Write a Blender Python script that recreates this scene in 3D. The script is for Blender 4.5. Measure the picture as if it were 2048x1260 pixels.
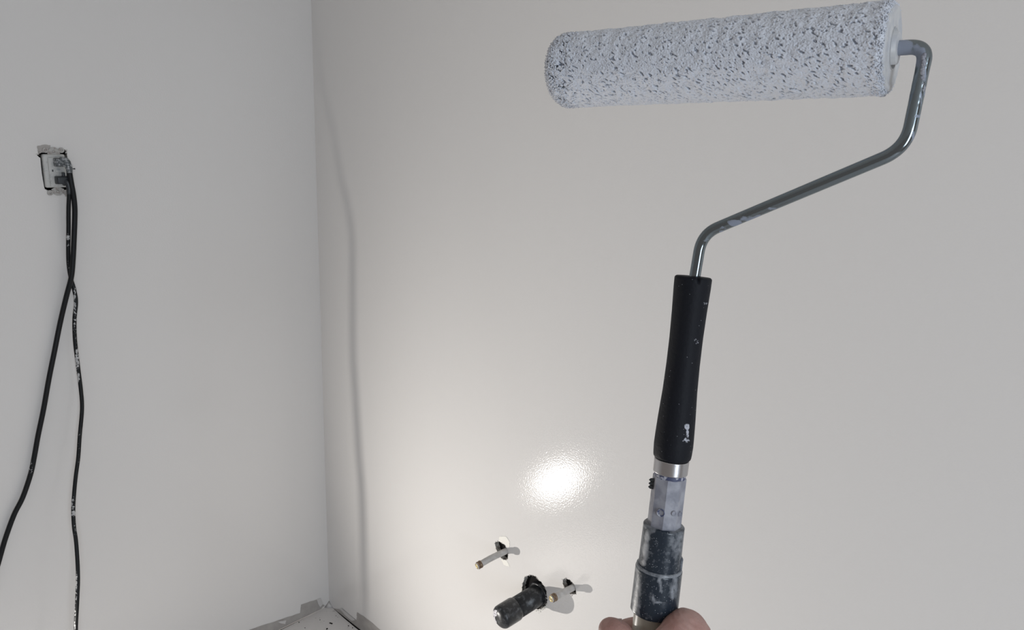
import bpy, bmesh, math, random
import numpy as np
from mathutils import Vector, Matrix, noise as mnoise

random.seed(7); rng = np.random.default_rng(7)
for o in list(bpy.data.objects): bpy.data.objects.remove(o)
SC = bpy.context.scene
COL = SC.collection

# ------------------------------------------------------------------ camera
F = 1497.282                                   # focal length in pixels of the 2048 px wide frame
YAW, PITCH, ROLL = -0.75703736, 0.23388511, 0.0307773
CAM = Vector((2.010678, -1.250211, 1.60))
fw = Vector((math.sin(YAW)*math.cos(PITCH), math.cos(YAW)*math.cos(PITCH), -math.sin(PITCH)))
r0 = Vector((math.cos(YAW), -math.sin(YAW), 0)); u0 = r0.cross(fw)
RT = math.cos(ROLL)*r0 + math.sin(ROLL)*u0
UP = -math.sin(ROLL)*r0 + math.cos(ROLL)*u0
cam = bpy.data.cameras.new('camera'); camo = bpy.data.objects.new('camera', cam); COL.objects.link(camo)
cam.sensor_width = 36; cam.lens = F*36/2048; cam.clip_start = 0.02; cam.clip_end = 60
m = Matrix((RT, UP, -fw)).transposed().to_4x4(); m.translation = CAM
camo.matrix_world = m
SC.camera = camo

# ------------------------------------------------------------------ light and exposure
SC.view_settings.view_transform = 'Standard'; SC.view_settings.look = 'None'
SC.view_settings.gamma = 1; SC.view_settings.use_curve_mapping = False
SC.cycles.sample_clamp_direct = 2.8            # keeps the fine glints of the roller-stippled paint crisp
SC.cycles.sample_clamp_indirect = 1.2
SC.cycles.caustics_reflective = False; SC.cycles.blur_glossy = 1.0
SC.view_settings.exposure = 0.24
w = bpy.data.worlds.new('world'); SC.world = w; w.use_nodes = True
w.node_tree.nodes['Background'].inputs[0].default_value = (0.655, 0.60, 0.575, 1)
w.node_tree.nodes['Background'].inputs[1].default_value = 0.33

def light(kind, name, loc, target, energy, color, **kw):
    l = bpy.data.lights.new(name, kind); l.energy = energy; l.color = color
    for k, v in kw.items(): setattr(l, k, v)
    o = bpy.data.objects.new(name, l); COL.objects.link(o); o.location = loc
    o.rotation_euler = (Vector(target)-Vector(loc)).to_track_quat('-Z', 'Y').to_euler()
    return o
LAMP = (0.12696, -1.06088, 0.16285)
# the work lamp on the floor beside the left wall, aimed at the wall with the pipes
light('SPOT', 'work_lamp_beam', LAMP, (1.90, -0.17, 0.88), 52, (1.0, 0.955, 0.90), shadow_soft_size=0.006,
      spot_size=math.radians(138), spot_blend=1.0)
# daylight from a window behind the photographer
light('AREA', 'window_daylight', (4.5, -1.9, 1.75), (0.1, -1.0, 0.7), 50, (0.79, 0.885, 1.0), shape='RECTANGLE', size=1.0, size_y=2.4)

# ------------------------------------------------------------------ geometry helpers
def direction(px, py):
    px, py = float(px), float(py); return fw + (px-1024)/F*RT - (py-630)/F*UP
def at(px, py, d): return CAM + direction(px, py)*float(d)
def on_left(px, py, x=0.0):
    d = direction(px, py); return CAM + d*((float(x)-CAM.x)/d.x)
def on_right(px, py, y=0.0):
    d = direction(px, py); return CAM + d*((y-CAM.y)/d.y)
def pix(P):
    d = Vector(P)-CAM; z = d.dot(fw); return 1024+F*d.dot(RT)/z, 630-F*d.dot(UP)/z

def link(name, me, mat=None, parent=None, smooth=True):
    o = bpy.data.objects.new(name, me); COL.objects.link(o)
    if mat: me.materials.append(mat)
    if smooth:
        me.polygons.foreach_set('use_smooth', [True]*len(me.polygons))
    if parent:
        o.parent = parent; o.matrix_parent_inverse = parent.matrix_world.inverted()
    return o
def mesh(name, v, f, mat=None, parent=None, smooth=True, attrs=None):
    me = bpy.data.meshes.new(name); me.from_pydata([tuple(p) for p in v], [], f); me.update()
    bm = bmesh.new(); bm.from_mesh(me); bmesh.ops.recalc_face_normals(bm, faces=bm.faces); bm.to_mesh(me); bm.free()
    if attrs:
        for k, a in attrs.items():
            at_ = me.attributes.new(k, 'FLOAT', 'POINT'); at_.data.foreach_set('value', list(map(float, a)))
    return link(name, me, mat, parent, smooth)
def empty(name, loc, label=None, cat=None, group=None):
    o = bpy.data.objects.new(name, None); COL.objects.link(o); o.location = loc; o.empty_display_size = .02
    if label: o['label'] = label
    if cat: o['category'] = cat
    if group: o['group'] = group
    bpy.context.view_layer.update()
    return o

def catmull(pts, n=8):
    P = [np.array(p, float) for p in pts]; P = [2*P[0]-P[1]]+P+[2*P[-1]-P[-2]]
    out = []
    for i in range(1, len(P)-2):
        for k in range(n):
            t = k/n; a, b, c, d = P[i-1:i+3]
            out.append(.5*((2*b)+(-a+c)*t+(2*a-5*b+4*c-d)*t*t+(-a+3*b-3*c+d)*t**3))
    out.append(P[-2]); return out
def fillet(pts, radii, n=8):
    """polyline with rounded corners (bent rod)"""
    P = [Vector(p) for p in pts]; out = [P[0]]
    for i in range(1, len(P)-1):
        a, b, c = P[i-1], P[i], P[i+1]; r = radii[i]
        p0 = b+(a-b).normalized()*r; p1 = b+(c-b).normalized()*r
        for k in range(n+1):
            t = k/n; out.append((1-t)**2*p0+2*t*(1-t)*b+t*t*p1)
    out.append(P[-1]); return out
def resample(pts, step):
    P = [Vector(p) for p in pts]; out = [P[0]]; acc = 0
    L = [0]
    for i in range(1, len(P)): L.append(L[-1]+(P[i]-P[i-1]).length)
    n = max(2, int(L[-1]/step)); j = 0
    for k in range(1, n+1):
        s = L[-1]*k/n
        while j < len(L)-2 and L[j+1] < s: j += 1
        t = (s-L[j])/max(1e-9, L[j+1]-L[j]); out.append(P[j].lerp(P[j+1], min(1, t)))
    return out
def sweep(pts, rad, seg=24, cap=True, twist0=None, prof=None):
    """tube along pts; rad: number or list; returns verts, faces, u (0..1), angle"""
    P = [Vector(p) for p in pts]; n = len(P)
    R = [float(q) for q in rad] if hasattr(rad, '__len__') else [rad]*n
    T = [(P[min(i+1, n-1)]-P[max(i-1, 0)]).normalized() for i in range(n)]
    N = twist0.copy() if twist0 else T[0].orthogonal()
    N = (N-T[0]*N.dot(T[0])).normalized()
    v, f, us, an = [], [], [], []
    for i in range(n):
        if i: N = (N-T[i]*N.dot(T[i])).normalized()
        B = T[i].cross(N)
        for k in range(seg):
            a = 2*math.pi*k/seg; q = prof(a) if prof else 1
            v.append(P[i]+(N*math.cos(a)+B*math.sin(a))*R[i]*q); us.append(i/(n-1)); an.append(a)
    for i in range(n-1):
        for k in range(seg):
            a, b = i*seg+k, i*seg+(k+1) % seg
            f.append((a, b, b+seg, a+seg))
    if cap:
        for base, c in ((0, P[0]), ((n-1)*seg, P[-1])):
            v.append(c); us.append(0 if base == 0 else 1); an.append(0); ci = len(v)-1
            for k in range(seg):
                a, b = base+k, base+(k+1) % seg
                f.append((a, b, ci) if base else (b, a, ci))
    return v, f, us, an
def lathe(origin, axis, prof, seg=64, up=None):
    """prof = list of (distance along axis, radius)"""
    A = Vector(axis).normalized(); N = (up or A.orthogonal()); N = (N-A*N.dot(A)).normalized(); B = A.cross(N)
    v, f = [], []
    for (s, r) in prof:
        for k in range(seg):
            a = 2*math.pi*k/seg; v.append(Vector(origin)+A*s+(N*math.cos(a)+B*math.sin(a))*r)
    for i in range(len(prof)-1):
        for k in range(seg):
            a, b = i*seg+k, i*seg+(k+1) % seg; f.append((a, b, b+seg, a+seg))
    return v, f
def boxv(c, X, Y, Z, hx, hy, hz, bev=0.0, taper=1.0):
    """bevelled box; returns verts, faces"""
    bm = bmesh.new(); bmesh.ops.create_cube(bm, size=2)
    for q in bm.verts:
        k = taper if q.co.z > 0 else 1
        q.co = Vector((q.co.x*hx*k, q.co.y*hy*k, q.co.z*hz))
    if bev: bmesh.ops.bevel(bm, geom=list(bm.edges), offset=bev, segments=2, affect='EDGES', profile=.6)
    v = [c+X*q.co.x+Y*q.co.y+Z*q.co.z for q in bm.verts]; bm.verts.index_update()
    f = [[q.index for q in p.verts] for p in bm.faces]; bm.free(); return v, f
class MB:
    def __init__(s): s.v = []; s.f = []
    def add(s, vf):
        n = len(s.v); s.v += list(vf[0]); s.f += [tuple(i+n for i in f) for f in vf[1]]; return s
    def build(s, name, mat, parent=None, smooth=True, attrs=None): return mesh(name, s.v, s.f, mat, parent, smooth, attrs)

# ------------------------------------------------------------------ materials
def mat(name):
    m = bpy.data.materials.new(name); m.use_nodes = True; nt = m.node_tree
    return m, nt, nt.nodes['Principled BSDF']
def N(nt, t, **kw):
    n = nt.nodes.new(t)
    for k, v in kw.items():
        if k.startswith('i_'): n.inputs[k[2:].replace('_', ' ')].default_value = v
        else: setattr(n, k, v)
    return n
def setp(b, **kw):
    names = dict(color='Base Color', rough='Roughness', metal='Metallic', spec='Specular IOR Level', coat='Coat Weight',
                 coatr='Coat Roughness', sss='Subsurface Weight', trans='Transmission Weight', sheen='Sheen Weight')
    for k, v in kw.items():
        b.inputs[names[k]].default_value = (v+(1,)) if isinstance(v, tuple) else v
def bump(nt, b, scale, strength, dist, detail=2.0, coord='Object', vec=None, target='Normal'):
    tc = N(nt, 'ShaderNodeTexCoord'); no = N(nt, 'ShaderNodeTexNoise'); no.inputs['Scale'].default_value = scale
    no.inputs['Detail'].default_value = detail
    nt.links.new(tc.outputs[coord], no.inputs['Vector'])
    bp = N(nt, 'ShaderNodeBump'); bp.inputs['Strength'].default_value = strength; bp.inputs['Distance'].default_value = dist
    nt.links.new(no.outputs['Fac'], bp.inputs['Height']); nt.links.new(bp.outputs['Normal'], b.inputs[target])
    return bp
def ramp(nt, src, stops):
    r = N(nt, 'ShaderNodeValToRGB'); e = r.color_ramp.elements
    e[0].position, e[0].color = stops[0][0], stops[0][1]; e[1].position, e[1].color = stops[-1][0], stops[-1][1]
    for p, c in stops[1:-1]:
        q = e.new(p); q.color = c
    nt.links.new(src, r.inputs[0]); return r
def splat(nt, b, base, paint, scale, lo, hi, attr=None, rough=None, detail=4, voronoi=None):
    """base colour with splats of paint: noise threshold, optionally driven by a mesh attribute"""
    tc = N(nt, 'ShaderNodeTexCoord'); no = N(nt, 'ShaderNodeTexNoise'); no.inputs['Scale'].default_value = scale
    no.inputs['Detail'].default_value = detail; nt.links.new(tc.outputs['Object'], no.inputs['Vector'])
    src = no.outputs['Fac']
    if attr:
        a = N(nt, 'ShaderNodeAttribute', attribute_name=attr); ad = N(nt, 'ShaderNodeMath', operation='ADD')
        nt.links.new(src, ad.inputs[0]); nt.links.new(a.outputs['Fac'], ad.inputs[1]); src = ad.outputs[0]
    mr = N(nt, 'ShaderNodeMapRange'); mr.inputs['From Min'].default_value = lo; mr.inputs['From Max'].default_value = hi
    nt.links.new(src, mr.inputs['Value']); fac = mr.outputs[0]
    if voronoi:
        vs, thr, soft = voronoi
        vo = N(nt, 'ShaderNodeTexVoronoi'); vo.inputs['Scale'].default_value = vs; nt.links.new(tc.outputs['Object'], vo.inputs['Vector'])
        m2 = N(nt, 'ShaderNodeMapRange'); m2.inputs['From Min'].default_value = thr; m2.inputs['From Max'].default_value = thr-soft
        nt.links.new(vo.outputs['Distance'], m2.inputs['Value'])
        # only some cells carry a speck
        sp = N(nt, 'ShaderNodeSeparateColor'); nt.links.new(vo.outputs['Color'], sp.inputs[0])
        gt = N(nt, 'ShaderNodeMath', operation='GREATER_THAN'); gt.inputs[1].default_value = .55; nt.links.new(sp.outputs[0], gt.inputs[0])
        mu = N(nt, 'ShaderNodeMath', operation='MULTIPLY'); nt.links.new(m2.outputs[0], mu.inputs[0]); nt.links.new(gt.outputs[0], mu.inputs[1])
        mx = N(nt, 'ShaderNodeMath', operation='MAXIMUM'); nt.links.new(mu.outputs[0], mx.inputs[0]); nt.links.new(fac, mx.inputs[1]); fac = mx.outputs[0]
    mix = N(nt, 'ShaderNodeMix', data_type='RGBA'); nt.links.new(fac, mix.inputs['Factor'])
    mix.inputs['A'].default_value = base+(1,); mix.inputs['B'].default_value = paint+(1,)
    nt.links.new(mix.outputs['Result'], b.inputs['Base Color'])
    if rough:
        r = N(nt, 'ShaderNodeMapRange'); r.inputs['To Min'].default_value = rough[0]; r.inputs['To Max'].default_value = rough[1]
        nt.links.new(fac, r.inputs['Value']); nt.links.new(r.outputs[0], b.inputs['Roughness'])
    return fac

def wall_material(name, color):
    m, nt, b = mat(name); setp(b, color=color, rough=.10, spec=.16, coat=.6, coatr=.011)
    b.inputs['Coat IOR'].default_value = 1.45
    tc = N(nt, 'ShaderNodeTexCoord')
    n1 = N(nt, 'ShaderNodeTexNoise'); n1.inputs['Scale'].default_value = 260; n1.inputs['Detail'].default_value = 1.0
    n1.inputs['Roughness'].default_value = .6
    nt.links.new(tc.outputs['Object'], n1.inputs['Vector'])
    bp = N(nt, 'ShaderNodeBump'); bp.inputs['Strength'].default_value = 1; bp.inputs['Distance'].default_value = .00034
    bs = N(nt, 'ShaderNodeBump'); bs.inputs['Strength'].default_value = 1; bs.inputs['Distance'].default_value = .00016
    nt.links.new(n1.outputs['Fac'], bs.inputs['Height']); nt.links.new(bs.outputs['Normal'], b.inputs['Normal'])
    nt.links.new(n1.outputs['Fac'], bp.inputs['Height']); nt.links.new(bp.outputs['Normal'], b.inputs['Coat Normal'])
    return m
M = {}
M['wall'] = wall_material('wall_paint', (.70, .685, .667))
m, nt, b = mat('bare_drywall'); M['bare'] = m; setp(b, rough=.9, spec=.1)
splat(nt, b, (.34, .322, .305), (.40, .38, .36), 30, .35, .65)
m, nt, b = mat('primer_patch'); M['patch'] = m; setp(b, color=(.80, .785, .73), rough=.75); bump(nt, b, 120, .2, .001)
m, nt, b = mat('torn_flap'); M['flap'] = m; setp(b, color=(.56, .545, .53), rough=.7); bump(nt, b, 120, .2, .001)
m, nt, b = mat('gypsum'); M['gypsum'] = m; setp(b, rough=.95, spec=.1)
splat(nt, b, (.50, .48, .45), (.22, .20, .18), 140, .45, .6); bump(nt, b, 300, .6, .002)
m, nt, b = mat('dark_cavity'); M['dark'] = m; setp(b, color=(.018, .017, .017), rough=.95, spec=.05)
m, nt, b = mat('floor_board'); M['floor'] = m; setp(b, rough=.6)
splat(nt, b, (.69, .665, .645), (.40, .38, .36), 36, .66, .74, rough=(.55, .8), voronoi=(75, .13, .05)); bump(nt, b, 90, .3, .002)
m, nt, b = mat('ceiling_paint'); M['ceil'] = m; setp(b, color=(.75, .74, .72), rough=.8); bump(nt, b, 200, .3, .001)
PAINT = (.60, .625, .675)
m, nt, b = mat('wet_paint_nap'); M['nap'] = m; setp(b, rough=.48, spec=.35)
a = N(nt, 'ShaderNodeAttribute', attribute_name='nap_shading'); tc = N(nt, 'ShaderNodeTexCoord')
mix = N(nt, 'ShaderNodeMix', data_type='RGBA'); mix.inputs['A'].default_value = (.10, .13, .185, 1); mix.inputs['B'].default_value = PAINT+(1,)  # slate tone puts the shade deep between the fibres into the colour
nt.links.new(a.outputs['Fac'], mix.inputs['Factor']); nt.links.new(mix.outputs['Result'], b.inputs['Base Color'])
bump(nt, b, 700, .2, .001, 3)
m, nt, b = mat('painted_plastic_cap'); M['cap'] = m; setp(b, rough=.38, spec=.4)
splat(nt, b, (.52, .52, .515), (.44, .45, .47), 120, .4, .6); bump(nt, b, 260, .35, .001)
m, nt, b = mat('zinc_rod'); M['zinc'] = m; setp(b, metal=1.0, rough=.16)
fac = splat(nt, b, (.20, .23, .245), (.25, .28, .345), 170, .96, 1.12, attr='paint', rough=(.14, .55), detail=5)
inv = N(nt, 'ShaderNodeMath', operation='SUBTRACT'); inv.inputs[0].default_value = 1; nt.links.new(fac, inv.inputs[1]); nt.links.new(inv.outputs[0], b.inputs['Metallic'])
bump(nt, b, 220, .012, .001)
m, nt, b = mat('black_foam_grip'); M['grip'] = m; setp(b, rough=.6, spec=.16)
splat(nt, b, (.0085, .0095, .013), (.42, .43, .47), 420, 1.0, 1.14, attr='paint', detail=5, voronoi=(330, .09, .05)); bump(nt, b, 500, .25, .001)
m, nt, b = mat('brushed_ferrule'); M['ferrule'] = m; setp(b, color=(.48, .47, .47), metal=1.0, rough=.28); bump(nt, b, 300, .08, .0005)
m, nt, b = mat('blue_seal'); M['seal'] = m; setp(b, rough=.4); splat(nt, b, (.05, .06, .12), (.42, .43, .48), 260, .5, .6)
m, nt, b = mat('painted_hex'); M['hex'] = m; setp(b, rough=.42, spec=.4)
splat(nt, b, (.21, .215, .25), (.31, .315, .35), 110, .42, .62, detail=4); bump(nt, b, 130, .35, .002)
m, nt, b = mat('navy_plastic'); M['collar'] = m; setp(b, rough=.30, spec=.5)
splat(nt, b, (.012, .021, .033), (.40, .42, .45), 300, .56, 1.45, attr='paint', rough=(.26, .5), detail=6, voronoi=(620, .20, .12)); bump(nt, b, 220, .15, .001)
m, nt, b = mat('cream_pole'); M['pole'] = m; setp(b, rough=.25, spec=.5, coat=.4, coatr=.1); splat(nt, b, (.44, .41, .34), (.36, .33, .27), 40, .4, .6)
m, nt, b = mat('skin'); M['skin'] = m; setp(b, rough=.48, sss=.12, spec=.4)
b.inputs['Subsurface Radius'].default_value = (.012, .004, .002); b.inputs['Subsurface Scale'].default_value = .4
splat(nt, b, (.41, .255, .22), (.34, .185, .155), 45, .38, .62, detail=4)
bump(nt, b, 420, .35, .0012, 5)
m, nt, b = mat('nail'); M['nail'] = m; setp(b, color=(.30, .195, .17), rough=.35, spec=.5)
m, nt, b = mat('cable_black'); M['cable'] = m; setp(b, rough=.42, spec=.2)
splat(nt, b, (.009, .010, .011), (.45, .45, .45), 210, .98, 1.1, attr='paint', detail=5)
m, nt, b = mat('outlet_plastic'); M['outlet'] = m; setp(b, rough=.4)
splat(nt, b, (.50, .50, .48), (.36, .37, .37), 110, .5, .7)
m, nt, b = mat('plug_grey'); M['plug'] = m; setp(b, rough=.45)
splat(nt, b, (.075, .085, .09), (.34, .35, .36), 190, .5, .62)
m, nt, b = mat('plug_black'); M['plugb'] = m; setp(b, color=(.02, .024, .028), rough=.4); bump(nt, b, 200, .2, .001)
m, nt, b = mat('yoke_metal'); M['yoke'] = m; setp(b, rough=.5, metal=.3)
splat(nt, b, (.42, .41, .39), (.30, .27, .25), 160, .45, .65)
m, nt, b = mat('pex_pipe'); M['pex'] = m; setp(b, rough=.35, spec=.45, sss=.1)
b.inputs['Subsurface Radius'].default_value = (.01, .01, .01)
splat(nt, b, (.52, .505, .485), (.43, .41, .39), 90, .4, .65); bump(nt, b, 200, .2, .001)
m, nt, b = mat('crimp_copper'); M['crimp'] = m; setp(b, metal=.8, rough=.45); splat(nt, b, (.17, .11, .08), (.26, .20, .13), 300, .4, .6)
m, nt, b = mat('brass'); M['brass'] = m; setp(b, color=(.85, .66, .28), metal=1.0, rough=.28)
m, nt, b = mat('abs_pipe'); M['abs'] = m; setp(b, rough=.36, spec=.5)
splat(nt, b, (.014, .015, .017), (.11, .115, .12), 110, .50, .78, rough=(.3, .5), detail=6, voronoi=(160, .09, .05)); bump(nt, b, 260, .2, .001)
m, nt, b = mat('white_label'); M['label'] = m; setp(b, rough=.4); splat(nt, b, (.62, .61, .64), (.12, .12, .14), 260, .58, .62)

# ------------------------------------------------------------------ room shell
def struct(o): o['kind'] = 'structure'; return o
def panel(name, plane, outline, holes, mat_, parent=None, thick=0.0127, rim_mat=None):
    """wall sheet with real holes; plane: function (a, b, depth)->point; outline and holes in (a, b)"""
    bm = bmesh.new(); edges = []
    for loop in [outline]+holes:
        vs = [bm.verts.new(plane(a, b, 0)) for a, b in loop]
        for i in range(len(vs)): edges.append(bm.edges.new((vs[i], vs[(i+1) % len(vs)])))
    bmesh.ops.triangle_fill(bm, edges=edges, use_beauty=True, use_dissolve=False)
    me = bpy.data.meshes.new(name); bm.to_mesh(me); bm.free()
    o = link(name, me, mat_, parent, smooth=False)
    return o
def rim(name, plane, loop, parent, mat_, depth=.0127, rag=.0012):
    v, f = [], []; n = len(loop); ca = sum(p[0] for p in loop)/n; cb = sum(p[1] for p in loop)/n
    for d, s in ((0, 0), (depth*.5, .0008), (depth, -.0006)):
        for (a, b_) in loop:
            L = math.hypot(a-ca, b_-cb); k = 1+(s+random.uniform(-rag, rag)*(d > 0))/L
            v.append(plane(ca+(a-ca)*k, cb+(b_-cb)*k, d))
    for r in range(2):
        for i in range(n):
            a, b_ = r*n+i, r*n+(i+1) % n; f.append((a, b_, b_+n, a+n))
    return mesh(name, v, f, mat_, parent, smooth=False)
def ragged(loop_px, on, sub=5, jit=1.0):
    out = []
    n = len(loop_px); P = [np.array(p, float) for p in loop_px]
    for i in range(n):
        a, b_, c, d = P[i-1], P[i], P[(i+1) % n], P[(i+2) % n]
        for k in range(sub):
            t = k/sub; q = .5*((2*b_)+(-a+c)*t+(2*a-5*b_+4*c-d)*t*t+(-a+3*b_-3*c+d)*t**3)
            q = q+rng.normal(0, jit*.45, 2); out.append(on(q[0], q[1]))
    return out
PR = lambda a, b_, d=0: Vector((a, d, b_))            # right wall: x, z, depth into the wall
PL = lambda a, b_, d=0: Vector((-d, a, b_))           # left wall: y, z, depth into the wall
toR = lambda px, py: (lambda p: (p.x, p.z))(on_right(px, py))
toL = lambda px, py: (lambda p: (p.y, p.z))(on_left(px, py))

holes_R = [ragged([(990, 1086), (997, 1083), (1008, 1088), (1014, 1098), (1016, 1112), (1013, 1119), (1003, 1117), (996, 1107), (992, 1096)], toR, 5, 1.0),
           ragged([(1047, 1163), (1054, 1152), (1068, 1152), (1082, 1164), (1092, 1182), (1094, 1203), (1088, 1215), (1072, 1218), (1054, 1206), (1045, 1184)], toR, 7, 1.5),
           ragged([(1126, 1160), (1132, 1157), (1143, 1163), (1150, 1173), (1152, 1186), (1144, 1189), (1133, 1183), (1127, 1172)], toR, 5, .8)]
H_ROOM, XR, YL = 2.45, 3.9, -3.2
wall_right = struct(panel('wall_right', PR, [(0, 0), (XR, 0), (XR, H_ROOM), (0, H_ROOM)], holes_R, M['wall']))
for h in holes_R: rim('hole_rim', PR, h, wall_right, M['gypsum'])
# stud bay behind the holes
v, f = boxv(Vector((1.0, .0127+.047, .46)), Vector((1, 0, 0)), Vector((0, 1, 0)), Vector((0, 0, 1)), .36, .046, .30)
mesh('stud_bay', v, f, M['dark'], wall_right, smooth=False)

# outlet opening in the left wall, tilted a little
OC = on_left(111, 343); tilt = 0.0
OY = Vector((0, math.cos(tilt), math.sin(tilt)))      # to the right in the photo
OZ = Vector((0, -math.sin(tilt), math.cos(tilt)))
OX = Vector((1, 0, 0))
def orect(hw, hh, r, n=5):
    pts = []
    for cx_, cz_, a0 in ((hw-r, hh-r, 0), (-hw+r, hh-r, 90), (-hw+r, -hh+r, 180), (hw-r, -hh+r, 270)):
        for k in range(n+1):
            a = math.radians(a0+90*k/n); pts.append((cx_+r*math.cos(a), cz_+r*math.sin(a)))
    return pts
hole_L = []
hl = [(.0286, .0385), (.0288, .0), (.0285, -.040), (.024, -.0440), (-.019, -.0440), (-.0262, -.0405), (-.0278, -.02), (-.0285, .031), (-.034, .037), (-.0305, .0425), (-.0275, .0440), (.012, .0440), (.018, .0495), (.024, .0510), (.0275, .0470)]
for (a, c) in [(p[0]+(q[0]-p[0])*t_, p[1]+(q[1]-p[1])*t_) for p, q in zip(hl, hl[1:]+hl[:1]) for t_ in (0, .34, .67)]:
    p = OC+OY*(a+random.uniform(-.0007, .0007))+OZ*(c+random.uniform(-.0007, .0007)); hole_L.append((p.y, p.z))
wall_left = struct(panel('wall_left', PL, [(YL, 0), (0, 0), (0, H_ROOM), (YL, H_ROOM)], [hole_L], M['wall']))
rim('hole_rim', PL, hole_L, wall_left, M['gypsum'], .0127, .0004)

# floor board with a wavy edge short of the walls, a dark gap around it
ed = lambda t: min(.0065, .0006+.05*max(0, t-.02))*(1+.35*mnoise.noise(Vector((t*40, 1.3, 0))))
pts = []
for i in range(61):
    t = (1-i/60)**2*XR; pts.append((t, -ed(t)))
for i in range(1, 61):
    t = (i/60)**2*-YL; pts.append((ed(t), -t))
pts += [(XR, YL)]
bm = bmesh.new(); vs = [bm.verts.new((x, y, 0)) for x, y in pts]; fc = bm.faces.new(vs); ext = bmesh.ops.extrude_face_region(bm, geom=[fc])
for q in ext['geom']:
    if isinstance(q, bmesh.types.BMVert): q.co.z = -.018
bmesh.ops.recalc_face_normals(bm, faces=bm.faces); bmesh.ops.triangulate(bm, faces=bm.faces)
me = bpy.data.meshes.new('floor'); bm.to_mesh(me); bm.free(); floor = struct(link('floor', me, M['floor'], smooth=False))
mesh('floor_gap', [(-.02, .02, -.019), (XR, .02, -.019), (XR, YL, -.019), (-.02, YL, -.019)], [(0, 1, 2, 3)], M['dark'], floor, False)
struct(mesh('ceiling', [(-.0, .0, H_ROOM), (XR, .0, H_ROOM), (XR, YL, H_ROOM), (0, YL, H_ROOM)], [(0, 1, 2, 3)], M['ceil'], None, False))

cp = [Vector((.0005, -.0005, .017)), Vector((.0005, -.020, .0008)), Vector((.012, -.014, .0012)), Vector((.022, -.0005, .0008)), Vector((.0005, -.0005, .0002)), Vector((.0005, -.009, .009)), Vector((.010, -.0005, .009)), Vector((.006, -.006, .0085))]
mesh('caulk_bead', cp, [(0, 5, 7), (0, 7, 6), (5, 1, 2, 7), (7, 2, 3, 6), (1, 4, 3, 2), (0, 6, 4), (6, 3, 4), (0, 4, 5), (5, 4, 1)], M['flap'], floor)
ch = MB()
for px_, py_, L_, W_, A_ in ((662, 1247, .011, .004, .4), (654, 1258, .006, .004, 2), (697, 1252, .004, .0025, 0), (598, 1245, .003, .0025, 1), (640, 1240, .0025, .002, 1), (705, 1256, .003, .002, 2), (610, 1256, .002, .002, 0), (672, 1232, .002, .0015, 0)):
    d_ = direction(px_, py_); q_ = CAM-d_*(CAM.z/d_.z)
    ch.add(boxv(q_+Vector((0, 0, .0008)), Vector((math.cos(A_), math.sin(A_), 0)), Vector((-math.sin(A_), math.cos(A_), 0)), Vector((0, 0, 1)), L_/2, W_/2, .0009, .0003))
ch = ch.build('floor_debris', M['dark'], floor, False); ch['kind'] = 'stuff'
# bands of bare board along the foot of both walls where the paint stops
def strip(px, on, nrm, mat_, name, parent, jit=.6, zmin=.0006, off=.0006):
    bm = bmesh.new(); vs = []
    n = len(px)
    for i in range(n):
        a, b_ = np.array(px[i], float), np.array(px[(i+1) % n], float)
        for k in range(5):
            q = a+(b_-a)*k/5+rng.normal(0, jit*.5, 2)*(k > 0); p = on(*q); p.z = max(p.z, zmin); vs.append(bm.verts.new(p+nrm*off))
    ed_ = [bm.edges.new((vs[i], vs[(i+1) % len(vs)])) for i in range(len(vs))]
    bmesh.ops.triangle_fill(bm, edges=ed_, use_beauty=True)
    me = bpy.data.meshes.new(name); bm.to_mesh(me); bm.free(); return link(name, me, mat_, parent, False)
strip([(380, 1310), (440, 1282), (500, 1259), (557, 1240), (600, 1226), (602, 1209), (633, 1199), (641, 1206), (650, 1211), (630, 1229), (608, 1242), (577, 1262), (540, 1290), (440, 1365)],
      on_left, Vector((1, 0, 0)), M['bare'], 'bare_strip', wall_left)
strip([(668, 1217), (680, 1219), (694, 1229), (713, 1240), (714.5, 1224), (745, 1246), (800, 1293), (830, 1320), (800, 1330), (721, 1262), (698, 1243)],
      on_right, Vector((0, -1, 0)), M['bare'], 'bare_strip', wall_right)
# thin torn flaps at the edge of the bare bands
for px in ([(555, 1243), (572, 1240), (570, 1248), (560, 1246)], [(633, 1199), (641, 1196), (646, 1207), (640, 1214), (636, 1208)]):
    strip(px, on_left, Vector((1, 0, 0)), M['flap'], 'torn_flap', wall_left, .3, off=.0016)
strip([(680, 1217), (684, 1216), (700, 1230), (712, 1240), (704, 1241), (690, 1229)], on_right, Vector((0, -1, 0)), M['flap'], 'torn_flap', wall_right, .3, off=.0016)
# cream filler around the upper stub
strip([(997, 1082), (1000, 1072), (1012, 1073), (1020, 1084), (1018, 1096), (1011, 1090)], on_right, Vector((0, -1, 0)), M['patch'], 'filler_patch', wall_right, .8)
strip([(1002, 1119), (1014, 1121), (1020, 1134), (1008, 1130)], on_right, Vector((0, -1, 0)), M['patch'], 'filler_patch', wall_right, .8, off=.0004)

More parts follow.
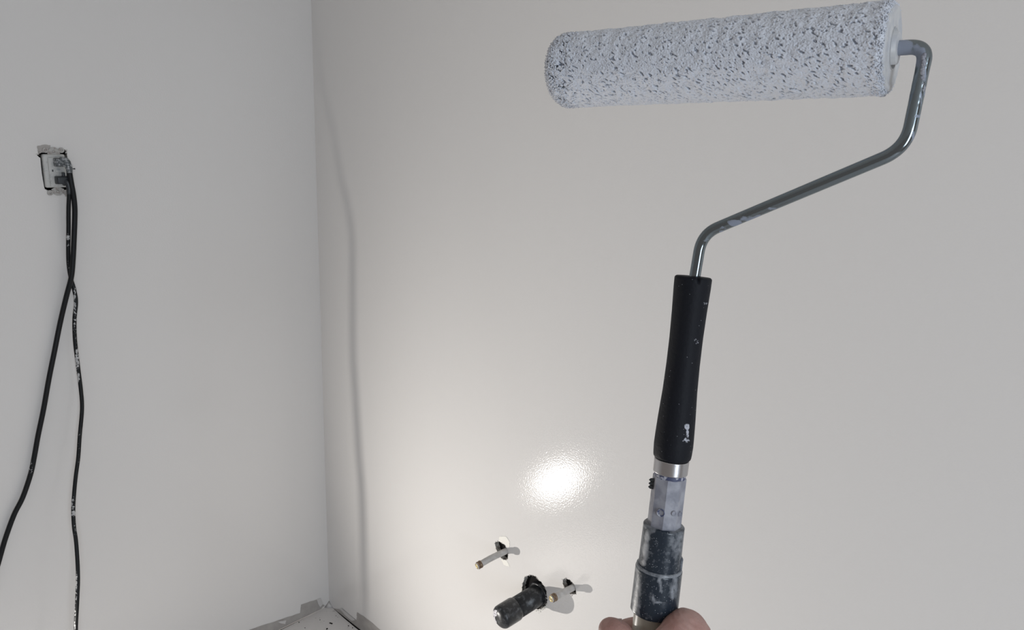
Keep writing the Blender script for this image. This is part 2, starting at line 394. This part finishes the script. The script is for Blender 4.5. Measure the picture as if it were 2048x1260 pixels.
# crumbs of torn paper round the holes
def crumbs(name, loop, plane, sgn, n, size, parent, mat_, sel=None):
    mb = MB()
    for _ in range(n):
        a, c = loop[random.randrange(len(loop))]
        if sel and not sel(a, c): continue
        p = plane(a+random.gauss(0, size*.8), c+random.gauss(0, size*.8), 0)+sgn*random.uniform(0, size*.5)
        bm = bmesh.new(); bmesh.ops.create_icosphere(bm, subdivisions=1, radius=size*random.uniform(.3, .9))
        s = Vector((random.uniform(.4, 1.4), random.uniform(.4, 1.2), random.uniform(.4, 1.4)))
        vv = [p+Vector((q.co.x*s.x, q.co.y*s.y, q.co.z*s.z)) for q in bm.verts]; bm.verts.index_update()
        mb.add((vv, [[q.index for q in f.verts] for f in bm.faces])); bm.free()
    o = mb.build(name, mat_, parent, False); o['kind'] = 'stuff'; return o
nR = Vector((0, -1, 0))
for i, h in enumerate(holes_R):
    crumbs('paper_crumbs', h, PR, nR, (46, 90, 40)[i], .0017, wall_right, M['gypsum'])
cz = sum(p[1] for p in holes_R[1])/len(holes_R[1])
crumbs('paper_crumbs', [(a, c-.004) for a, c in holes_R[1] if c < cz-.012], PR, nR, 110, .0022, wall_right, M['patch'])

# ------------------------------------------------------------------ pipes in the right wall
STUB1 = [on_right(1012, 1101)+Vector((0, .05, 0)), None]
def tip_point(tp, sh):
    """where the pipe tip is: on the sight line, nearest to the line from lamp to its shadow"""
    S = on_right(*sh); e = (Vector(LAMP)-S).normalized(); a = direction(*tp).normalized(); w_ = CAM-S
    bb = a.dot(e); den = 1-bb*bb; k = (a.dot(w_)*-1+bb*e.dot(w_))/den
    T_ = CAM+a*k; t_ = (T_-S).dot(e); return T_.lerp(S+e*t_, .15)
def supply(base_px, tp, sh, label, bend):
    B = on_right(*base_px); T = tip_point(tp, sh)
    root = empty('supply_pipe', B, label, 'pipe')
    d = (T-B).normalized(); mid = B.lerp(T, .5)+bend
    path = resample([Vector(p) for p in catmull([B-d*.055, B, mid, T], 10)], .002)
    v, f, u, a = sweep(path, .0079, 28); mesh('pipe_stub', v, f, M['pex'], root)
    e = (path[-1]-path[-3]).normalized()
    v, f = lathe(T-e*.0135, e, [(0, .0079), (0, .0092), (.0006, .0096), (.0042, .0096), (.0047, .0091), (.0055, .0084), (.0062, .0089), (.0067, .0094), (.0100, .0094), (.0106, .0088), (.0106, .007)], 32)
    mesh('crimp_ring', v, f, M['crimp'], root)
    v, f = lathe(T-e*.003, e, [(0, .0078), (.0022, .0078), (.0032, .0066), (.0034, .0045), (.0018, .004), (.0018, .0022), (.0042, .0018), (.0046, 0)], 32)
    mesh('brass_plug', v, f, M['brass'], root)
    return root
supply((1011, 1102.5), (953.3, 1132.6), (1035.3, 1103.7), 'upper left plastic water stub with brass plug, alone above the black drain pipe', Vector((0, 0, .002)))
supply((1145, 1175.5), (1101.7, 1198), (1179.4, 1178.8), 'lower right plastic water stub with brass plug, just right of the black drain pipe', Vector((0, 0, .0005)))

B = on_right(1073, 1191); T = tip_point((1004.8, 1231), (1130, 1213))
drain = empty('drain_pipe', B, 'thick black plastic drain pipe with domed end cap poking from ragged hole', 'pipe')
d = (T-B).normalized(); Ld = (T-B).length
v, f = lathe(B-d*.06, d, [(0, .0215), (0, .0262), (.06+Ld*.66, .0262), (.06+Ld*.66, .02)], 64); mesh('pipe_body', v, f, M['abs'], drain)
v, f = lathe(B-d*.018, d, [(0, .0262), (0, .0305), (.0015, .0312), (.012, .0312), (.014, .0303), (.014, .0262)], 64); mesh('coupling_ring', v, f, M['abs'], drain)
c0 = Ld*.62
prof = [(c0, .0263), (c0+.0005, .0275), (c0+.004, .0288), (Ld-.006, .0288), (Ld+.001, .0286)]
for k in range(1, 11):
    a = math.radians(9*k); prof.append((Ld+.001+.0150*math.sin(a), .0286*math.cos(a)**.8 if k < 10 else 0.0))
v, f = lathe(B, d, prof, 64); cap_ = mesh('end_cap', v, f, M['abs'], drain)
# label wrapped on the left of the dome
lv, lf = [], []
side = (-RT-d*(-RT).dot(d)).normalized(); upv = d.cross(side).normalized()
nA, nB = 14, 12
for i in range(nA+1):
    for k in range(nB+1):
        a = math.radians(-75+150*i/nA); q = k/nB; e_ = math.radians(44+33*q)
        rr = .0286*math.cos(e_)**.8+.0003; s_ = Ld+.001+.0150*math.sin(e_)+.0005
        lv.append(B+d*s_+(side*math.cos(a)+upv*math.sin(a))*rr)
for i in range(nA):
    for k in range(nB):
        q = i*(nB+1)+k; lf.append((q, q+1, q+nB+2, q+nB+1))
mesh('white_sticker', lv, lf, M['label'], cap_)

# ------------------------------------------------------------------ electrical outlet in the left wall
outlet = empty('electrical_outlet', OC, 'uncovered wall outlet hanging in its rough opening with two plugs', 'outlet')
def ob(name, mat_, y, z, x, hy, hz, hx, bev=.001, parent=None, taper=1.0):
    v, f = boxv(OC+OY*y+OZ*z+OX*x, OY, OZ, OX, hy, hz, hx, bev, taper); return mesh(name, v, f, mat_, parent or outlet)
# box: five thin sides
mb = MB()
mb.add(boxv(OC-OX*.062, OY, OZ, OX, .031, .05, .001))
for s in (-1, 1):
    mb.add(boxv(OC+OY*.030*s-OX*.038, OY, OZ, OX, .001, .05, .0245)); mb.add(boxv(OC+OZ*.049*s-OX*.038, OY, OZ, OX, .031, .001, .0245))
mb.build('back_box', M['dark'], outlet, False)
# receptacle body with softly rounded face
body = ob('receptacle_body', M['outlet'], -.0015, .0015, -.004, .0235, .0385, .010, .004)
face = ob('receptacle_face', M['outlet'], .001, -.001, .0075, .0165, .0335, .0022, .0012)
ob('test_button', M['outlet'], .004, .001, .0102, .006, .0035, .001, .0006, face)
ob('reset_button', M['plugb'], -.0085, .0025, .0102, .0012, .0022, .001, .0004, face)
# metal yoke ears, top and bottom, with screw and plaster discs
def ear(s):
    bm = bmesh.new()
    prof = [(-.006, 0), (-.0135, .004), (-.0085, .0155), (-.004, .0185), (.004, .0185), (.0085, .0155), (.0135, .004), (.006, 0)]
    vs = [bm.verts.new((a, c, 0)) for a, c in prof]; fc = bm.faces.new(vs); ex = bmesh.ops.extrude_face_region(bm, geom=[fc])
    for q in ex['geom']:
        if isinstance(q, bmesh.types.BMVert): q.co.z = .0014
    bmesh.ops.recalc_face_normals(bm, faces=bm.faces); bm.verts.index_update()
    v = [OC+OY*q.co.x+OZ*(s*(.0370+q.co.y))+OX*(.0012+q.co.z) for q in bm.verts]; f = [[q.index for q in p.verts] for p in bm.faces]; bm.free()
    e = mesh('mounting_ear', v, f, M['yoke'], outlet, False)
    for sd in (-1, 1):
        v, f = lathe(OC+OY*.0165*sd+OZ*s*.0490+OX*.0008, OX, [(0, .0062), (.0016, .0062), (.0016, .0028), (.0004, .0026), (.0004, 0)], 20)
        mesh('plaster_ear', v, f, M['yoke'], outlet, False)
    v, f = lathe(OC+OZ*s*.0460+OX*.0024, OX, [(0, .0030), (.0014, .0030), (.0020, .0022), (.0021, 0)], 18); sc_ = mesh('screw', v, f, M['yoke'], e)
    return e
ear(1); ear(-1)
nail_ = sweep([OC+OY*.033+OZ*.006+OX*.001, OC+OY*.036+OZ*.006+OX*.004, OC+OY*.041+OZ*.006+OX*.004], [.0008, .0008, .0017], 8); mesh('clamp_screw', nail_[0], nail_[1], M['plugb'], outlet)
crumbs('plaster_crumbs', hole_L, PL, Vector((1, 0, 0)), 70, .0018, wall_left, M['gypsum'], lambda a, c: abs(c-OC.z) > .035)
# smear of paint-free wall left of the ears
strip([(74, 292), (90, 289), (101, 291), (99, 302), (84, 305), (76, 308)], on_left, Vector((1, 0, 0)), M['bare'], 'bare_patch', wall_left, .6)
strip([(129, 386), (133, 381), (140, 384), (143, 392), (130, 393)], on_left, Vector((1, 0, 0)), M['bare'], 'bare_patch', wall_left, .6)

# ------------------------------------------------------------------ cords
def cord(name, pxs, xs, r, label, paint_lit_fn, plug_mat, plug_yz, stage):
    pts = [on_left(px, py, x) for (px, py), x in zip(pxs, xs)]
    root = empty(name, pts[0], label, 'cord')
    path = resample([Vector(p) for p in catmull(pts, 10)], .003)
    v, f, u, a = sweep(path, r, 16)
    pm = [paint_lit_fn(*pix(p)) for p in v]
    mesh('cable', v, f, M['cable'], root, attrs={'paint': pm})
    # plug: body, strain relief, blades
    y, z = plug_yz
    c = OC+OY*y+OZ*z+OX*(.0105+.010)
    if stage == 0:
        v, f = boxv(c, OY, OZ, OX, .0125, .0105, .010, .004, .85); mesh('plug_body', v, f, plug_mat, root)
        for k in range(3):
            v, f = boxv(c+OY*(-.008+.007*k)+OX*.0095, OY, OZ, OX, .0014, .0085, .0012, .0006); mesh('grip_rib', v, f, plug_mat, root)
    else:
        v, f = boxv(c+OY*.002, OY, OZ, OX, .0155, .0095, .010, .003, .9); mesh('plug_body', v, f, plug_mat, root)
        v, f = boxv(c+OY*.004+OZ*.012, OY, OZ, OX, .0028, .006, .004, .0012); mesh('ground_tab', v, f, plug_mat, root)
        v, f = boxv(c+OY*.014+OZ*.012, OY, OZ, OX, .0022, .006, .004, .0012); mesh('ground_tab', v, f, plug_mat, root)
    for s in (-1, 1):
        v, f = boxv(c-OX*.014+OY*.005*s, OY, OZ, OX, .0008, .003, .006); mesh('blade', v, f, M['yoke'], root, False)
    sr = path[:14]; v, f, u, a = sweep(sr, [r*(1.55-.5*i/13)*(1+.07*(i % 2)) for i in range(14)], 16); mesh('strain_relief', v, f, plug_mat, root)
    return root
def bl(*spots):
    def fn(px, py):
        s = 0.0
        for (cx_, cy_, rx, ry, amt) in spots:
            q = ((px-cx_)/rx)**2+((py-cy_)/ry)**2; s = max(s, amt*math.exp(-q*q))
        return s
    return fn
# cord from the upper plug: right strand, crosses and swings out to the left
pA = [(122, 322), (131, 322), (137, 333), (140, 350), (143, 368), (147, 390), (149.5, 415), (149.5, 440), (148, 480), (146, 520), (142.5, 555), (133, 592), (120.5, 645), (108.5, 705), (98, 757), (87, 819), (76, 872), (68.5, 914), (61, 949), (45.4, 995), (28, 1030), (10.5, 1078), (-3, 1125), (-25, 1200)]
xA = [.022, .027, .030, .033, .034, .033, .030, .028, .027, .027, .026, .020] + [.014]*12
cord('power_cord', pA, xA, .0058, 'clean black cord from upper plug, swinging out to the lower left', bl((100, 750, 30, 60, .12), (62, 935, 8, 25, .42), (120, 1500, 1, 1, 0)), M['plug'], (.006, .022), 0)
# cord from the lower plug: left strand, paint spattered, hangs to the right and away from the wall
pB = [(126, 366), (134, 364), (138, 374), (138, 392), (137, 420), (137, 460), (136.5, 500), (137.5, 530), (141.5, 556), (148, 578), (152, 604), (149, 639), (150, 680), (155.5, 729), (162, 782), (164, 819), (159.5, 872), (156.5, 915), (151.5, 953)]
xB = [.022, .028, .030, .030, .026, .022, .018, .015, .012, .014, .018, .022, .026, .030, .036, .042, .050, .056, .062]
pts_lower = [((148, 990), .067), ((146.5, 1020), .082), ((148, 1053), .097), ((152, 1082), .103), ((155, 1124), .118), ((156, 1159), .127), ((155, 1188), .136), ((154, 1211), .140), ((152, 1249), .139), ((152, 1280), .138), ((152, 1311), .140), ((151, 1342), .142), ((151, 1372), .145), ((151, 1416), .145), ((151, 1436), .144), ((152, 1500), .13)]
pB += [p for p, _ in pts_lower]; xB += [x for _, x in pts_lower]
cord('power_cord', pB, xB, .0046, 'paint-spattered black cord from lower plug, hanging straight down at right',
     bl((136, 474, 5, 9, .62), (137, 490, 4, 8, .5), (136, 535, 4, 30, .42), (149, 600, 4, 40, .60), (151, 650, 8, 50, .44), (154, 720, 6, 40, .60), (156, 755, 5, 18, .66), (146, 1005, 6, 22, .50), (147, 1027, 6, 9, .62), (152, 1060, 8, 30, .40), (153, 1170, 2.5, 50, .55), (150, 1240, 2.2, 60, .60), (160, 900, 9, 70, .36)),  # paint spots; the two narrow low streaks paint in the lamp-lit left edge
     M['plugb'], (.006, -.019), 1)

# ------------------------------------------------------------------ paint roller
RA = at(1121, 143, .585); RB = at(1784, 97, .450)       # centres of the two ends of the cover
AX = (RB-RA).normalized(); LEN = (RB-RA).length
roller = empty('paint_roller', at(1338, 990, .553), 'paint-loaded roller with bent steel frame, black grip and extension pole, held up', 'paint roller')
def band(nu, nv, lu, lv, ang=0.0, seed=0):
    """periodic band-passed noise; lu, lv = feature size in samples along / around; ang = slant"""
    g = np.random.default_rng(seed).normal(size=(nu, nv)); Ff = np.fft.fft2(g)
    fu = np.fft.fftfreq(nu)[:, None]; fv = np.fft.fftfreq(nv)[None, :]
    a = fu*math.cos(ang)-fv*math.sin(ang); c = fu*math.sin(ang)+fv*math.cos(ang)
    k2 = (a*lu)**2+(c*lv)**2; W = np.exp(-k2*1.6)*k2**.5
    h = np.real(np.fft.ifft2(Ff*W)); return (h-h.mean())/h.std()
NU, NV = 900, 560
du, dv = LEN/NU*1000, 2*math.pi*26/NV                    # mm per sample
sm = lambda x, a, c: (lambda t: t*t*(3-2*t))(np.clip((x-a)/(c-a), 0, 1))
h1 = band(NU, NV, 4.2/du, 1.9/dv, math.radians(-24), 1)
h1b = band(NU, NV, 3.4/du, 1.7/dv, math.radians(10), 11)
h2 = band(NU, NV, 1.5/du, 1.0/dv, math.radians(-15), 2); h3 = band(NU, NV, 9/du, 8/dv, 0, 3)
h4 = band(NU, NV, 6.0/du, 4.0/dv, math.radians(-35), 5)
S = np.linspace(0, LEN, NU)[:, None]*1000
endw = 1-sm(S, 9, 24)                                    # matted tufts at the far left end
pit = sm(h1+.35*h3, .85, 2.2)+.6*sm(h1b+.3*h3, 1.1, 2.4)
pit = np.clip(pit, 0, 1.2)*(1-endw)+endw*sm(h4+.5*h1, .25, 1.6)*1.4
R0 = 27.2
Lm = LEN*1000
rp = R0*np.where(S < 9, np.sqrt(np.clip(1-((9-S)/9)**2, 0, 1))*.34+.66, 1.0)
rp = rp*np.where(S > Lm-4, 1-.10*((S-(Lm-4))/4)**2, 1)
disp = .09*h2+.28*h3-1.05*pit-2.6*endw*sm(h4+.5*h1, .45, 1.6)+.14*np.clip(h1b, -1, 1)
Rr = (rp+disp)/1000
nap_shading = np.clip(1.0-.62*(1-endw)*sm(pit, .2, 1.2)-.95*endw*sm(h4+.5*h1, .55, 1.35), 0, 1)  # shade of the pits and left-end hollows painted into the nap colour
N0 = (UP-AX*UP.dot(AX)).normalized(); B0 = AX.cross(N0)
ang = np.arange(NV)*2*math.pi/NV
cs, sn = np.cos(ang), np.sin(ang)
n0, b0, ax, ra = (np.array(q) for q in (N0, B0, AX, RA))
V = ra+ax*(S/1000)[:, :, None]+(n0*cs[None, :, None]+b0*sn[None, :, None])*Rr[:, :, None]
V = V.reshape(-1, 3)
ii, kk = np.meshgrid(np.arange(NU-1), np.arange(NV), indexing='ij'); k2 = (kk+1) % NV
FA = np.stack([ii*NV+kk, ii*NV+k2, (ii+1)*NV+k2, (ii+1)*NV+kk], -1).reshape(-1, 4)
me = bpy.data.meshes.new('roller_cover'); nf = len(FA)
me.vertices.add(len(V)); me.vertices.foreach_set('co', V.ravel())
me.loops.add(nf*4); me.loops.foreach_set('vertex_index', FA.ravel().astype(np.int32))
me.polygons.add(nf); me.polygons.foreach_set('loop_start', np.arange(nf, dtype=np.int32)*4)
me.polygons.foreach_set('loop_total', np.full(nf, 4, np.int32)); me.update(calc_edges=True); me.validate()
at_ = me.attributes.new('nap_shading', 'FLOAT', 'POINT'); at_.data.foreach_set('value', nap_shading.ravel())
nap = link('roller_cover', me, M['nap'], roller)
# end disc closing the far end
v, f = lathe(RA, AX, [(.004, .019), (.002, .0165), (.002, 0)], 48); mesh('end_disc', v, f, M['cap'], roller)
# stiff paint-loaded tufts standing out of the nap
tv, tf, tc_ = [], [], []
def tuft(s, a, ln, lean, r):
    Nn = N0*math.cos(a)+B0*math.sin(a); Tt = (AX*math.cos(lean)+Nn.cross(AX)*math.sin(lean))
    i = min(NU-1, max(0, int(s/LEN*(NU-1)))); base = RA+AX*s+Nn*(float(rp[i, 0])/1000-.0008)
    p1 = base+Nn*ln*.75+Tt*ln*.25; p2 = base+Nn*ln*1.0+Tt*ln*.85
    n_ = len(tv); Q = Tt.cross(Nn)
    for p, rr in ((base, r), (p1, r*.75)):
        for k in range(4):
            q = math.pi/2*k; tv.append(p+(Tt*math.cos(q)+Q*math.sin(q))*rr)
    tv.append(p2)
    for k in range(4):
        k1 = (k+1) % 4; tf.append((n_+k, n_+k1, n_+4+k1, n_+4+k)); tf.append((n_+4+k, n_+4+k1, n_+8))
    tc_.extend([.75]*4+[1]*5)
for _ in range(3000):
    tuft(random.uniform(0, LEN), random.uniform(0, 2*math.pi), random.uniform(.0007, .0014), random.gauss(2.7, .6), random.uniform(.00018, .0004))
for _ in range(2600):
    tuft(abs(random.gauss(0, .009)), random.uniform(0, 2*math.pi), random.uniform(.0009, .0021), random.gauss(2.6, 1.2), random.uniform(.0005, .0010))
for _ in range(900):
    tuft(LEN-abs(random.gauss(0, .003)), random.uniform(0, 2*math.pi), random.uniform(.0008, .0019), random.gauss(.3, .9), random.uniform(.0004, .0009))
tu = mesh('nap_tufts', tv, tf, M['nap'], roller, attrs={'nap_shading': tc_}); tu['kind'] = 'stuff'
# near end cap with groove and hub
v, f = lathe(RB, AX, [(-.004, .0245), (-.001, .0252), (.0008, .0246), (.0012, .0225), (.0002, .0205), (.0004, .013), (.0012, .0120), (.0014, .0122), (.0014, .0118), (-.012, .0116), (-.012, .0096), (.0034, .0094), (.0036, .0085), (.0038, .0065), (.0038, .003)], 96)
cap = mesh('end_cap', v, f, M['cap'], roller)
# bent steel frame
hub = RB+AX*.001
rod_px = [(1838, 101, .4335), (1812, 297, .4420), (1404, 468, .5240), (1388, 562, .5285)]
rp_ = [hub-AX*.01]+[at(*q) for q in rod_px]
G_T = at(1387, 552, .529); G_B = at(1308, 1218, .560); PAX = (G_T-G_B).normalized()
rp_[0] = hub-AX*.01
rp_[-1] = G_T-PAX*.02
rp_[1] = hub+AX*.0178
path = resample(fillet(rp_, [0, .0095, .0135, .0125, 0], 12), .0008)
rr_ = [.00395*(1+.16*max(0, 1-i*.0008/.036)**.5*(1 if i*.0008 < .036 else 0)+.03*mnoise.noise(Vector((i*.25, 0, 0)))*(i*.0008 < .06)) for i in range(len(path))]
v, f, u, a = sweep(path, rr_, 32)
pf = bl((1800, 97, 40, 26, .72), (1834, 112, 24, 30, .68), (1850, 150, 4, 75, .56), (1842, 215, 3.5, 60, .52), (1832, 232, 18, 5, .60), (1826, 262, 5, 30, .46), (1500, 438, 26, 8, .70), (1470, 446, 20, 9, .68), (1565, 417, 40, 5, .56), (1445, 460, 16, 9, .58), (1520, 434, 60, 7, .56), (1412, 480, 10, 8, .42), (1585, 398, 300, 9, .12))
mesh('frame_rod', v, f, M['zinc'], roller, attrs={'paint': [pf(*pix(p)) for p in v]})
# crust of dried paint on the outer side of the bend
crust = MB()
for _ in range(150):
    t = random.random(); px, py = (1847-4*t if t < .5 else 1845-(t-.5)*32)+random.gauss(0, 1.2), 108+140*t
    p = at(px, py, .4345+.006*t); bm = bmesh.new(); bmesh.ops.create_icosphere(bm, subdivisions=1, radius=random.uniform(.0005, .0013))
    bm.verts.index_update(); crust.add(([p+q.co for q in bm.verts], [[q.index for q in ff.verts] for ff in bm.faces])); bm.free()
cr = crust.build('paint_crust', M['hex'], roller); cr['kind'] = 'stuff'

# grip: (pixel y on the axis, half width in px)
def axis_at(py):
    t = (float(py)-552)/(1218-552); P = G_T.lerp(G_B, t)
    py = float(py)
    for _ in range(3):
        e = py-pix(P)[1]; P = P-PAX*(e/1560*.54)
    return P
def depth_of(P): return (P-CAM).dot(fw)
tow = -fw; tow = (tow-PAX*tow.dot(PAX)).normalized(); side = PAX.cross(tow).normalized()
if side.dot(RT) < 0: side = -side
def half(px, P): return float(px)*depth_of(P)/F
prof = [(553, 33), (554.5, 35.4), (557, 36.5), (575, 36.2), (625, 34.0), (677, 32.6), (729, 32.6), (782, 33.8), (834, 36.6), (870, 38.0), (890, 38.4), (905, 37.6), (913, 36.8), (916, 34)]
ys = np.array([p[0] for p in prof], float); hw = np.array([p[1] for p in prof], float)
yy = np.concatenate([[553, 554, 555.5, 557, 560], np.linspace(564, 908, 230), [911, 913.5, 915, 916]])
pts = [axis_at(y) for y in yy]; rad = [half(np.interp(y, ys, hw), p) for y, p in zip(yy, pts)]
v, f, u, a = sweep(pts, rad, 128, True, tow, lambda q: 1+.012*math.cos(4*q))
# notch in the rim just right of the rod
gp = bl((1410, 607, 7, 4, .56), (1392, 680, 9, 6, .46), (1394, 686, 5, 4, .5), (1374, 854, 6.5, 8.5, .72), (1375, 868, 4.5, 12, .64), (1372, 881, 9.5, 7.5, .56), (1331, 884, 6, 8, .44), (1363, 722, 14, 22, .30), (1318, 860, 10, 40, .28), (1345, 640, 8, 90, .22))
vv = []
for p in v:
    px, py = pix(p); q = 0
    if py < 572 and (p-G_T).dot(tow) > .3*rad[5]:
        q = math.exp(-((px-(1397+(py-552)*.05))/2.4)**2)*max(0, 1-(py-552)/18)
    vv.append(p-tow*q*.006)
paintv = [gp(*pix(p)) if (p-axis_at(735)).dot(tow) > -1 else 0 for p in vv]
mesh('handle_grip', vv, f, M['grip'], roller, attrs={'paint': paintv})
def ring(name, y0, y1, h0, h1_, mat_, edge=1.2, seg=72, prof_=None, parent=None, paint=None, tw=None, n=40):
    yy = [y0]+list(np.linspace(y0+edge, y1-edge, n))+[y1]
    hh = [np.interp(q, [y0, y1], [h0, h1_]) for q in yy]; hh[0] -= edge; hh[-1] -= edge
    P = [axis_at(q) for q in yy]; R_ = [half(h, p) for h, p in zip(hh, P)]
    v, f, u, a = sweep(P, R_, seg, True, tw or tow, prof_)
    at2 = {'paint': [paint(*pix(p)) for p in v]} if paint else None
    return mesh(name, v, f, mat_, parent or roller, attrs=at2, smooth=prof_ is None)
ring('metal_ferrule', 917, 945, 34.6, 34.2, M['ferrule'], 1.4)
ring('seal_ring', 944, 954, 31.5, 31, M['seal'], 1)
hexr = lambda q: math.cos(math.pi/8)/math.cos(((q+math.pi/8) % (math.pi/4))-math.pi/8)
tw8 = (tow*math.cos(.10)+side*math.sin(.10))
adapter = ring('pole_adapter', 952, 1075, 33.2, 33.2, M['hex'], .8, 64, hexr, None, None, tw8)
def disc_on(y, off, r, name, mat_, parent, h=.0012, rr=33):
    """shallow dished hole facing the camera side at angle off (px from the axis)"""
    P = axis_at(y); R_ = half(rr, P); x = off*depth_of(P)/F; zz = math.sqrt(max(1e-9, R_*R_-x*x))*.955
    n_ = (side*x*.75+tow*zz).normalized(); c = P+side*x+tow*zz
    v, f = lathe(c-n_*.001, n_, [(0, r*1.15), (h+.0006, r*1.1), (h+.0009, r*.95), (h*.3, r*.7), (h*.1, 0)], 28); return mesh(name, v, f, mat_, parent)
disc_on(1016, -15.5, .0026, 'release_button', M['seal'], adapter)
disc_on(1014, 9, .0017, 'dimple', M['hex'], adapter); disc_on(1017, 23, .0017, 'dimple', M['hex'], adapter)
# spring teeth on the left of the adapter
for y in (963, 970, 977):
    P = axis_at(y); c = P-side*half(36.5, P); v, f = lathe(c+side*.002, -side, [(0, .0016), (.0022, .0013), (.0034, .0002)], 12, PAX); mesh('spring_tooth', v, f, M['plugb'], adapter)
col1 = bl((1294, 1075, 5.5, 14, .75), (1291, 1100, 6.5, 20, .70), (1288, 1125, 4, 8, .56), (1305, 1062, 6, 5, .44), (1355, 1080, 14, 40, .34), (1330, 1052, 60, 7, .42), (1283, 1060, 5, 60, .40))
ring('locking_collar', 1049, 1146, 40.8, 41.6, M['collar'], 1.6, 96, None, None, col1)
# low cam bump on the right of the upper collar
P = axis_at(1120); v, f = boxv(P+side*half(39.5, P), side, PAX, tow, half(3.5, P), half(14, P), half(16, P), .0012); mesh('cam_bump', v, f, M['collar'], roller, attrs={'paint': [0.3]*len(v)})
col2 = bl((1274, 1140, 4, 10, .6), (1319, 1160, 3.5, 11, .60), (1322, 1175, 2.5, 14, .52), (1307, 1199, 2.2, 9, .62), (1345, 1185, 5, 16, .46), (1350, 1165, 5, 26, .46), (1316, 1205, 10, 2.2, .52), (1272, 1190, 10, 60, .42), (1320, 1138, 60, 5, .50))
ring('sleeve_collar', 1134, 1222, 46.2, 46.6, M['collar'], 1.8, 96, None, None, col2)
# groove ledges
ring('collar_lip', 1130, 1136, 44.6, 45.6, M['collar'], .8, 96, None, None, lambda x, y: .42)
ring('pole_shaft', 1216, 1600, 38.5, 41, M['pole'], .5, 64, None)

# ------------------------------------------------------------------ hand holding the pole
O_ = axis_at(1262)
def hp(r_, t_, a_): return O_+side*r_/1000+tow*t_/1000+PAX*a_/1000      # right, toward camera, up the pole, in mm
def hpx(px, py, dz=0.0):
    """point in the hand at a pixel, dz metres toward the camera from the pole axis plane"""
    return at(px, py, depth_of(O_)-dz)
chains = []
def chain(pts, n=6): chains.append((pts, n))
# thumb: root at the wrist side, over the front of the pole, tip raised at the left
chain([(hp(44, 20, -62), 20), (hp(40, 20, -30), 18.0), (hpx(1376, 1261, .016), 15.2), (hpx(1340, 1283, .029), 12.6), (hpx(1300, 1311, .032), 11.2), (hpx(1260, 1297, .027), 10.8), (hpx(1236, 1268, .020), 10.4), (hpx(1221, 1260, .017), 9.4)])
for i, (aa, L1, rr) in enumerate(((-14, 1.0, 9.6), (-34, 1.04, 10.0), (-54, 1.0, 9.5), (-72, .9, 8.3))):
    R1 = 15+rr                                         # finger centre line around the pole
    a0 = aa
    chain([(hp(38, -4, a0-12), rr*1.15), (hp(33, -14, a0-5), rr*1.15), (hp(20, -22*L1, a0), rr*1.06), (hp(-4, -25*L1, a0+1), rr), (hp(-22*L1, -14, a0), rr*.98), (hp(-25.5*L1, 2, a0-1), rr*.95), (hp(-21*L1, 13.5, a0-2), rr*.9), (hp(-15, 19, a0-3), rr*.8)])
# palm and wrist, forearm leaving down and right, toward the photographer
chain([(hp(38, 0, -22), 17), (hp(42, 2, -45), 19), (hp(44, 4, -70), 19), (hp(48, 10, -92), 19)])
chain([(hp(36, -8, -32), 14), (hp(40, -6, -60), 17), (hp(42, 2, -86), 18)])
chain([(hp(42, 10, -34), 17), (hp(44, 10, -65), 20), (hp(48, 14, -95), 21), (hp(54, 28, -125), 24), (hp(62, 50, -165), 27), (hp(78, 90, -230), 34), (hp(96, 135, -300), 40)])
mb = MB()
for pts, n in chains:
    P = [np.array(list(p)+[r/1000]) for p, r in pts]; Q = catmull(P, n)
    for i, q in enumerate(Q):
        bm = bmesh.new(); bmesh.ops.create_icosphere(bm, subdivisions=2, radius=float(q[3])); bm.verts.index_update()
        mb.add(([Vector(q[:3])+w_.co for w_ in bm.verts], [[w_.index for w_ in f.verts] for f in bm.faces])); bm.free()
hand = mb.build('hand', M['skin'])
hand.name = 'hand'
md = hand.modifiers.new('r', 'REMESH'); md.mode = 'VOXEL'; md.voxel_size = .0013; md.use_smooth_shade = True
md = hand.modifiers.new('s', 'SMOOTH'); md.iterations = 8; md.factor = .6
bpy.context.view_layer.update()
dg = bpy.context.evaluated_depsgraph_get(); me = bpy.data.meshes.new_from_object(hand.evaluated_get(dg))
hand.modifiers.clear(); hand.data = me
# creases across the thumb
me.update()
def crease(c, nrm, halfw, depth, reach):
    for q in me.vertices:
        d_ = q.co-c
        if d_.length < reach:
            t = d_.dot(nrm)/halfw
            q.co -= q.normal*depth*math.exp(-t*t)*max(0, 1-(d_.length/reach)**2)
ip = hpx(1262, 1282, .036)
for k in (-1, 0, 1):
    crease(ip-side*.004*k, (side*.9+PAX*.3).normalized(), .0007, .0007, .012)
for k in range(3): crease(hpx(1378-8*k, 1240+5*k, .028), (side*.5+PAX*.86).normalized(), .0008, .0007, .016)
crease(hpx(1228, 1246, .028), (PAX*.75-side*.66).normalized(), .0011, .0012, .011)
me.update()
hand['label'] = 'bare hand gripping the extension pole at the bottom edge, thumb tip raised at left'; hand['category'] = 'hand'
# thumb nail facing up and toward the camera
tc0 = hpx(1222, 1261, .017); up_n = (PAX*.93+tow*.25-side*.25).normalized(); ln = (-side*.86+PAX*.35+tow*.05); ln = (ln-up_n*ln.dot(up_n)).normalized(); wd = ln.cross(up_n)
v, f = [], []
for i in range(11):
    for k in range(11):
        a_ = -1+2*i/10; c_ = -1+2*k/10
        ww = .0054*math.sqrt(max(0, 1-max(0, a_)**4*.5))
        v.append(tc0+ln*(a_*.0068-.002)+wd*c_*ww+up_n*(.0090-.0030*c_*c_-.0022*max(0, a_)**2-.0006*max(0, -a_)))
for i in range(10):
    for k in range(10):
        q = i*11+k; f.append((q, q+1, q+12, q+11))
nl = mesh('thumb_nail', v, f, M['nail'], hand)
sd = nl.modifiers.new('t', 'SOLIDIFY'); sd.thickness = .0006
